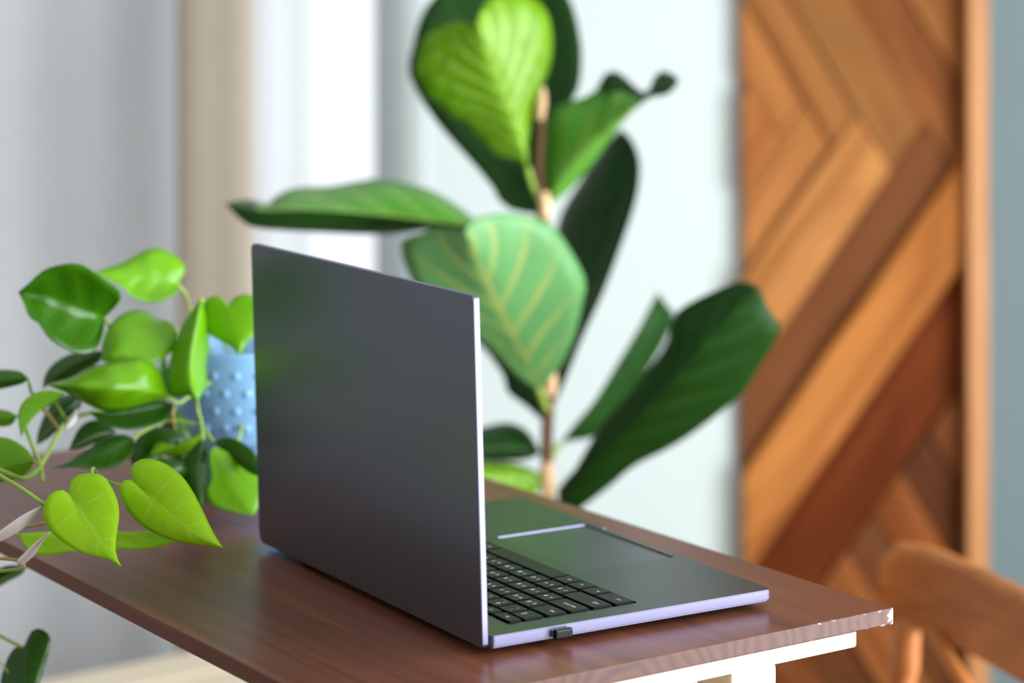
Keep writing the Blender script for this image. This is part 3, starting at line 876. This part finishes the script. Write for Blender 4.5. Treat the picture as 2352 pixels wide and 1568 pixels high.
# middle, shaded
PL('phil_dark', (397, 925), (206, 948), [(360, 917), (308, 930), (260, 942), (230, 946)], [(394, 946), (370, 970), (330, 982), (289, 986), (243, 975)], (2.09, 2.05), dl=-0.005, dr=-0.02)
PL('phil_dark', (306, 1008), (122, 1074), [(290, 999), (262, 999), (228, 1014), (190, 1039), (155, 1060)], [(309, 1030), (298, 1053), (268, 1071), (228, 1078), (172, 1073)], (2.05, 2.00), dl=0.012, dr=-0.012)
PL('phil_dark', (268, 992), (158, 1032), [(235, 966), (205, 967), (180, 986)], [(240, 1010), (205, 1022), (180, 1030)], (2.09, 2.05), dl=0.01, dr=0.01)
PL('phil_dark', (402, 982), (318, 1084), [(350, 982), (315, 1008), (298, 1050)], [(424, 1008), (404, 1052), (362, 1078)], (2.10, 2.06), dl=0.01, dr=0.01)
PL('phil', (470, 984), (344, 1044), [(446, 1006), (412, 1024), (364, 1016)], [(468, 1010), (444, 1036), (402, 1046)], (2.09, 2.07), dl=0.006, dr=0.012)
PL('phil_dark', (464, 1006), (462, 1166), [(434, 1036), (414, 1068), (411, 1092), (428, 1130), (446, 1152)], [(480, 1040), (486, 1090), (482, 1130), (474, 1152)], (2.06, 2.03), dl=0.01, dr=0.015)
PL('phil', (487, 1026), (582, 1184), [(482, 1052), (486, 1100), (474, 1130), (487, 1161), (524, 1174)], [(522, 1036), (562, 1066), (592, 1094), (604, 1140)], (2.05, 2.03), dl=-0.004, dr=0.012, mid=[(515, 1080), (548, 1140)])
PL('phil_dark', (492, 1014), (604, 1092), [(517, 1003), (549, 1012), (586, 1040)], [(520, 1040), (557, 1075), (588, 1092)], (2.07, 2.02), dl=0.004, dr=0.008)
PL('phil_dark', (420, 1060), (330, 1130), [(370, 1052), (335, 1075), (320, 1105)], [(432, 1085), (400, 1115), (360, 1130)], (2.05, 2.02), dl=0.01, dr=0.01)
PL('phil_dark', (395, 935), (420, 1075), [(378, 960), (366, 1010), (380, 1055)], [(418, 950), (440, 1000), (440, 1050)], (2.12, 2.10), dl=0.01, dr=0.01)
# two young lime leaves in front and the low leaf behind them
PL('phil_young', (159, 1134), (278, 1300), [(145, 1125), (126, 1128), (107, 1144), (99, 1173), (103, 1197), (118, 1221), (150, 1248), (193, 1270), (236, 1280), (262, 1291)],
   [(161, 1112), (171, 1095), (193, 1087), (220, 1087), (241, 1095), (257, 1120), (270, 1149), (274, 1184), (269, 1221), (265, 1259), (270, 1283)], (1.775, 1.735), dl=0.006, dr=0.010, mid=[(185, 1175), (215, 1220), (248, 1268)])
PL('phil_young', (316, 1115), (511, 1257), [(308, 1103), (289, 1101), (276, 1111), (273, 1128), (284, 1157), (303, 1186), (332, 1211), (361, 1227), (399, 1240), (442, 1248), (482, 1253)],
   [(305, 1098), (300, 1082), (308, 1063), (329, 1053), (356, 1055), (388, 1069), (418, 1093), (444, 1130), (466, 1173), (485, 1213), (498, 1237)], (1.80, 1.755), dl=0.012, dr=0.014, mid=[(355, 1150), (400, 1190), (455, 1228)])
PL('phil_young', (42, 1226), (424, 1203), [(107, 1221), (200, 1222), (276, 1221), (340, 1224), (385, 1228), (406, 1217)],
   [(67, 1265), (107, 1275), (161, 1267), (268, 1260), (335, 1260), (394, 1247), (413, 1226)], (1.87, 1.80), dl=0.012, dr=-0.008)
# leaves trailing over the near edge
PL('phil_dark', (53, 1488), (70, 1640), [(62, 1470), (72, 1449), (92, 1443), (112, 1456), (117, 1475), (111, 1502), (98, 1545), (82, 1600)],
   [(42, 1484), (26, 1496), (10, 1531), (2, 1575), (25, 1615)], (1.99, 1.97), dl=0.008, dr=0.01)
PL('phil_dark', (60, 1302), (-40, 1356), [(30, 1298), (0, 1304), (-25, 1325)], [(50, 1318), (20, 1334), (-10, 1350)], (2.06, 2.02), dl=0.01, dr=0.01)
# vines and petioles
px_ = lambda s, *a: stem(phil, *a)
stem(phil, [(-60, 1050, 1.86), (0, 1092, 1.81), (50, 1122, 1.79), (104, 1160, 1.775)], 0.0017)
stem(phil, [(104, 1160, 1.775), (130, 1150, 1.777), (159, 1134, 1.776)], 0.0012)
stem(phil, [(540, 850, 2.16), (430, 900, 2.13), (300, 930, 2.13), (168, 958, 2.06), (136, 992, 2.02), (95, 1066, 1.97), (60, 1098, 1.93), (20, 1088, 1.89), (-60, 1050, 1.86)], 0.0020)
stem(phil, [(57, 978, 1.99), (75, 1025, 1.975), (93, 1069, 1.97), (98, 1105, 1.95)], 0.0016)
stem(phil, [(146, 904, 2.0), (120, 905, 2.02), (128, 925, 2.04), (152, 965, 2.04)], 0.0014)
stem(phil, [(98, 938, 2.03), (120, 965, 2.03), (138, 990, 2.02)], 0.0015, 'vine_tan')
stem(phil, [(64, 868, 2.0), (68, 885, 2.01), (75, 905, 2.03), (110, 950, 2.04), (136, 990, 2.025)], 0.0012)
stem(phil, [(40, 955, 2.0), (52, 965, 1.995), (60, 985, 1.99)], 0.0012)
stem(phil, [(78, 1058, 1.93), (86, 1064, 1.95), (94, 1068, 1.97)], 0.0012)
stem(phil, [(407, 650, 2.14), (428, 680, 2.15), (440, 720, 2.17), (480, 800, 2.19), (540, 860, 2.2)], 0.0013)
stem(phil, [(364, 736, 2.13), (410, 760, 2.16), (470, 810, 2.18), (545, 860, 2.2)], 0.0013)
stem(phil, [(241, 728, 2.08), (280, 800, 2.13), (380, 850, 2.17), (545, 865, 2.2)], 0.0014)
stem(phil, [(462, 686, 2.08), (470, 700, 2.11), (500, 760, 2.17), (550, 860, 2.2)], 0.0013)
stem(phil, [(525, 706, 2.10), (540, 720, 2.13), (560, 790, 2.19), (560, 870, 2.2)], 0.0013)
stem(phil, [(385, 908, 2.07), (410, 925, 2.10), (450, 900, 2.13), (545, 850, 2.18)], 0.0013)
stem(phil, [(452, 905, 2.06), (453, 940, 2.08), (462, 970, 2.09), (466, 1008, 2.06)], 0.0017)
stem(phil, [(400, 930, 2.08), (396, 960, 2.08), (402, 985, 2.10)], 0.0015, 'vine_tan')
stem(phil, [(470, 984, 2.09), (480, 1000, 2.08), (492, 1015, 2.07), (540, 1030, 2.1), (570, 900, 2.2)], 0.0015)
stem(phil, [(306, 1008, 2.05), (330, 990, 2.07), (390, 965, 2.09), (460, 975, 2.09)], 0.0013)
stem(phil, [(212, 1096, 1.79), (214, 1074, 1.80), (236, 1100, 1.84), (320, 1130, 1.88), (390, 1170, 1.91)], 0.0012)
stem(phil, [(316, 1115, 1.80), (316, 1122, 1.82), (322, 1130, 1.86), (330, 1130, 1.91)], 0.0012)
stem(phil, [(110, 1200, 1.80), (85, 1205, 1.81), (60, 1210, 1.83), (-40, 1225, 1.87)], 0.0014, 'vine_tan')
stem(phil, [(42, 1226, 1.87), (20, 1222, 1.87), (-40, 1225, 1.87)], 0.0013)
stem(phil, [(-50, 1282, 1.86), (0, 1282, 1.85), (42, 1286, 1.84)], 0.0013, 'vine_tan')
stem(phil, [(-50, 1316, 1.87), (0, 1311, 1.86), (56, 1304, 1.84), (46, 1290, 1.84), (42, 1284, 1.84)], 0.0013)
stem(phil, [(-60, 1430, 2.02), (0, 1460, 2.0), (53, 1488, 1.99)], 0.0013)
stem(phil, [(-60, 1050, 1.86), (-110, 1120, 1.87), (-90, 1225, 1.87), (-40, 1225, 1.87), (-50, 1282, 1.86), (-70, 1320, 1.88), (-60, 1430, 2.02)], 0.0016)
stem(phil, [(-10, 1500, 1.98), (2, 1522, 1.98), (20, 1545, 1.98)], [0.0011, 0.0009, 0.0003])
# papery sheaths
stem(phil, [(-25, 1248, 1.80), (20, 1220, 1.79), (60, 1192, 1.785), (94, 1163, 1.78)], [0.0022, 0.0042, 0.0042, 0.0006], 'sheath', 'leaf_sheath')
stem(phil, [(46, 1292, 1.84), (72, 1268, 1.83), (90, 1246, 1.82), (114, 1222, 1.80)], [0.0030, 0.0032, 0.0020, 0.0005], 'sheath', 'leaf_sheath')
stem(phil, [(150, 985, 2.03), (168, 962, 2.04), (176, 938, 2.05)], [0.0012, 0.0032, 0.0006], 'sheath', 'leaf_sheath')

# ------------------------------------------------------------------ fiddle-leaf fig behind the table
fx = at(1258, 1100, 2.65)
fig = empty('fiddle_leaf_fig', (fx.x, 2.65, 0.0))
tag(fig, 'tall fiddle-leaf fig with big veined leaves standing behind the table', 'potted tree')
fpot = lathe('pot', [(0.0, 0.001), (0.105, 0.001), (0.112, 0.006), (0.145, 0.285), (0.146, 0.29), (0.140, 0.293), (0.134, 0.288), (0.131, 0.262), (0.0, 0.261)], M['pot_floor'], fig, 40)
lathe('soil', [(0.0, 0.268), (0.06, 0.267), (0.1305, 0.262)], M['soil'], fig, 32)
trunk_pts = [Vector((fx.x, 2.65, 0.26)), Vector((fx.x + 0.004, 2.65, 0.5)), at(1260, 1140, 2.65), at(1256, 1050, 2.65), at(1258, 960, 2.65), at(1263, 880, 2.65),
             at(1262, 760, 2.66), at(1255, 620, 2.66), at(1250, 500, 2.65), at(1238, 400, 2.65), at(1242, 300, 2.65), at(1244, 205, 2.64)]
tube('trunk', trunk_pts, [0.0085, 0.008, 0.0075, 0.007, 0.007, 0.0066, 0.0064, 0.006, 0.006, 0.0055, 0.005, 0.0042], M['bark'], fig, 10, 60)
stem(fig, [(1252, 500, 2.643), (1252, 470, 2.642), (1249, 440, 2.643)], [0.0066, 0.0075, 0.0062], 'node', 'node_sheath')
stem(fig, [(1240, 275, 2.638), (1243, 235, 2.636), (1245, 200, 2.636)], [0.0045, 0.0062, 0.0034], 'node', 'node_sheath')
stem(fig, [(1258, 1138, 2.642), (1258, 1100, 2.641), (1256, 1062, 2.642)], [0.0085, 0.0085, 0.0072], 'node', 'node_sheath')
stem(fig, [(1262, 905, 2.642), (1264, 880, 2.641), (1264, 850, 2.642)], [0.0072, 0.0076, 0.0066], 'node', 'node_sheath')
def FL(mat, base, tip, left, right, d, **k):
    k.setdefault('puck', 0.004); k.setdefault('nv', 7); k.setdefault('nu', 26)
    return leaf(fig, base, tip, left, right, d, M[mat], **k)
# big dark leaf behind the bright one
FL('fig', (1236, 492), (1150, -70), [(1195, 486), (1155, 471), (1130, 428), (1086, 375), (1009, 288), (960, 215), (938, 159), (950, 100), (962, 50), (990, 0), (1050, -45)],
   [(1250, 430), (1275, 330), (1300, 250), (1326, 212), (1335, 159), (1334, 95), (1312, 5), (1272, -45), (1205, -72)], (2.67, 2.84), dl=-0.03, dr=-0.02)
# bright young leaf at the top
FL('fig_young', (1212, 386), (1097, 46), [(1192, 370), (1132, 351), (1086, 298), (1009, 245), (966, 192), (956, 143), (973, 90), (1009, 60), (1056, 51), (1080, 54)],
   [(1213, 332), (1220, 282), (1230, 225), (1251, 186), (1266, 139), (1268, 83), (1258, 33), (1232, 0), (1190, -16), (1150, -16), (1115, 4)], (2.63, 2.54),
   mid=[(1205, 345), (1180, 270), (1145, 180), (1115, 100)], dl=0.025, dr=0.045, puck=0.010, nv=8)
# right upper leaf with the curled tip
FL('fig_mid', (1262, 468), (1546, 206), [(1249, 414), (1251, 332), (1270, 252), (1324, 229), (1364, 212), (1387, 172), (1410, 162), (1434, 176), (1470, 209), (1493, 210), (1504, 172), (1524, 162), (1556, 176), (1560, 188)],
   [(1290, 450), (1314, 429), (1364, 372), (1420, 292), (1464, 245), (1497, 223), (1527, 219)], (2.64, 2.58),
   mid=[(1288, 412), (1350, 342), (1420, 280), (1480, 228), (1520, 210)], dl=0.05, dr=0.03, back=(M['fig'], lambda u, v: u > 0.74 or (v < -0.55 and u > 0.52)))
# long dark leaf on the right
FL('fig', (1268, 938), (1426, 296), [(1262, 830), (1265, 720), (1270, 600), (1285, 500), (1330, 420), (1385, 335)],
   [(1296, 880), (1337, 778), (1388, 666), (1434, 543), (1458, 470), (1468, 420), (1469, 368), (1452, 322)], (2.68, 2.80), dl=0.07, dr=-0.05)
# left leaf lying nearly level
FL('fig_mid', (1110, 520), (518, 468), [(1087, 500), (1041, 467), (985, 436), (908, 416), (857, 411), (755, 428), (679, 431), (633, 451), (610, 472), (587, 460), (556, 459)],
   [(1061, 532), (985, 528), (934, 534), (857, 538), (730, 533), (602, 525), (561, 511)], (2.63, 2.44),
   mid=[(1050, 514), (985, 508), (908, 498), (781, 486), (690, 482), (607, 484), (560, 476)], dl=0.11, dr=0.03, bow=-0.03, crease=True, back=(M['fig'], lambda u, v: v > 0 or u > 0.86))
# centre leaf showing its pale veined face
FL('fig_under', (1236, 890), (1067, 532), [(1204, 876), (1163, 839), (1112, 788), (1060, 752), (1000, 712), (944, 640), (921, 558), (959, 538), (1000, 526), (1045, 526)],
   [(1248, 884), (1281, 849), (1316, 778), (1337, 696), (1343, 640), (1296, 553), (1265, 518), (1224, 500), (1163, 490), (1102, 497), (1075, 515)], (2.62, 2.45),
   mid=[(1214, 839), (1163, 747), (1112, 635), (1082, 560)], dl=0.0, dr=0.015, nv=6)
# large dark leaf, lower right
FL('fig', (1285, 1185), (1748, 664), [(1282, 1118), (1316, 1084), (1366, 999), (1401, 952), (1437, 913), (1501, 834), (1534, 781), (1551, 720), (1598, 688), (1651, 663), (1694, 646), (1723, 648)],
   [(1320, 1180), (1348, 1156), (1401, 1116), (1455, 1070), (1526, 1034), (1580, 1002), (1651, 949), (1709, 899), (1744, 841), (1784, 777), (1791, 738), (1765, 712)], (2.64, 2.52),
   mid=[(1350, 1085), (1430, 1005), (1520, 910), (1620, 795), (1710, 695)], dl=0.03, dr=0.03, bow=-0.03)
# narrow dark leaf behind it
FL('fig', (1285, 1022), (1510, 672), [(1301, 999), (1330, 963), (1366, 920), (1419, 834), (1466, 756), (1498, 695)],
   [(1309, 1012), (1344, 1008), (1384, 992), (1419, 944), (1473, 872), (1526, 784), (1549, 727), (1534, 704)], (2.67, 2.80), dl=-0.02, dr=0.06)
# low leaves by the table edge
FL('fig', (1243, 1040), (1000, 1040), [(1212, 991), (1169, 971), (1112, 980), (1050, 1000)], [(1205, 1056), (1116, 1060), (1050, 1058)], (2.65, 2.58), dl=0.05, dr=0.03)
FL('fig_young', (1246, 1088), (1000, 1090), [(1185, 1064), (1116, 1062), (1050, 1070)], [(1232, 1132), (1170, 1152), (1090, 1150)], (2.64, 2.56), dl=0.03, dr=0.01)
FL('fig', (1246, 966), (1060, 760), [(1205, 930), (1166, 900), (1155, 862), (1110, 800)], [(1250, 900), (1230, 820), (1150, 760)], (2.68, 2.76), dl=0.0, dr=0.03)
# petioles
stem(fig, [(1212, 386, 2.63), (1225, 430, 2.645), (1244, 470, 2.648)], 0.0035, 'vine')
stem(fig, [(1236, 492, 2.67), (1246, 510, 2.66), (1252, 530, 2.655)], 0.004, 'vine')
stem(fig, [(1110, 520, 2.63), (1180, 528, 2.65), (1250, 560, 2.66)], 0.004, 'vine')
stem(fig, [(1236, 890, 2.62), (1246, 915, 2.635), (1256, 940, 2.645)], 0.004, 'vine')
stem(fig, [(1268, 938, 2.68), (1262, 965, 2.66), (1258, 985, 2.655)], 0.004, 'vine')
stem(fig, [(1285, 1022, 2.67), (1270, 1040, 2.66), (1258, 1060, 2.65)], 0.004, 'vine')
stem(fig, [(1285, 1185, 2.64), (1272, 1210, 2.645), (1260, 1240, 2.65)], 0.004, 'vine')

# ------------------------------------------------------------------ wooden chair behind the table corner
chair = empty('wooden_chair', (0.36, 2.30, 0.0))
tag(chair, 'honey-brown wooden chair with curved back rail behind the table corner', 'chair')
zr1 = CZ - 1347 * 2.60 / F; zr0 = zr1 - 0.090
plan = catmull([(0.399, 2.615, 0), (0.424, 2.606, 0), (0.450, 2.577, 0), (0.476, 2.510, 0), (0.507, 2.415, 0), (0.535, 2.31, 0), (0.548, 2.20, 0), (0.545, 2.11, 0)], 30)
th = 0.022
V = []; Fc = []
n = len(plan); prof_k = 8
for i, p in enumerate(plan):
    t = (plan[min(i + 1, n - 1)] - plan[max(i - 1, 0)]).normalized()
    nn = Vector((-t.y, t.x, 0))
    s = i / (n - 1)
    e = min(1.0, min(s, 1 - s) / 0.05)          # rounded ends
    rise = (1 - math.sqrt(max(0, 1 - (1 - e) ** 2))) * 0.022
    a0, a1 = zr0 + rise, zr1 - rise
    bev = 0.006
    for (o, z) in ((-th / 2 + bev, a0), (th / 2 - bev, a0), (th / 2, a0 + bev), (th / 2, a1 - bev), (th / 2 - bev, a1), (-th / 2 + bev, a1), (-th / 2, a1 - bev), (-th / 2, a0 + bev)):
        q = p + nn * o
        V.append((q.x, q.y, z))
for i in range(n - 1):
    for k in range(prof_k):
        k2 = (k + 1) % prof_k
        Fc.append((i * prof_k + k, (i + 1) * prof_k + k, (i + 1) * prof_k + k2, i * prof_k + k2))
Fc.append(tuple(range(prof_k))); Fc.append(tuple(reversed(range((n - 1) * prof_k, n * prof_k))))
mesh_obj('back_rail', V, Fc, M['chair'], chair, False, world=True)
SZ = 0.45
A_ = Vector((0.4260, 2.600)); B_ = Vector((0.540, 2.17))
for p in (A_, B_):
    tube('back_post', [Vector((p.x + 0.0, p.y, zr0 + 0.012)), Vector((p.x - 0.004, p.y, 0.58)), Vector((p.x - 0.012, p.y - 0.004, SZ)), Vector((p.x + 0.0, p.y, 0.2)), Vector((p.x + 0.02, p.y + 0.01, 0.0))], [0.014, 0.015, 0.017, 0.016, 0.013], M['chair'], chair, 12, 24)
for p0, p1 in ((Vector((0.445, 2.55)), Vector((0.53, 2.22))), (Vector((0.535, 2.20)), Vector((0.45, 2.535)))):
    tube('cross_slat', [Vector((p0.x, p0.y, zr0 + 0.006)), Vector(((p0.x + p1.x) / 2 + 0.012, (p0.y + p1.y) / 2, (zr0 + SZ) / 2)), Vector((p1.x - 0.01, p1.y, SZ + 0.02))], 0.009, M['chair'], chair, 10, 16)
sd = Vector((-0.962, -0.272))
rt = Vector((0.272, -0.962))
bm_ = rounded_plate_bm(-0.015, 0.36, -0.20, 0.20, SZ - 0.012, SZ + 0.012, 0.05, 0.005)
mc = (A_ + B_) / 2
for v in bm_.verts:
    q = mc + sd * v.co.x + rt * v.co.y
    v.co = (q.x - 0.36, q.y - 2.30, v.co.z)
bmesh.ops.recalc_face_normals(bm_, faces=bm_.faces)
bm_obj('seat', bm_, M['chair'], chair)
for s in (-0.16, 0.16):
    q = mc + sd * 0.32 + rt * s; q2 = mc + sd * 0.345 + rt * s * 1.08
    tube('front_leg', [Vector((q.x, q.y, SZ - 0.013)), Vector(((q.x + q2.x) / 2, (q.y + q2.y) / 2, 0.22)), Vector((q2.x, q2.y, 0.0))], [0.017, 0.016, 0.012], M['chair'], chair, 12, 14)
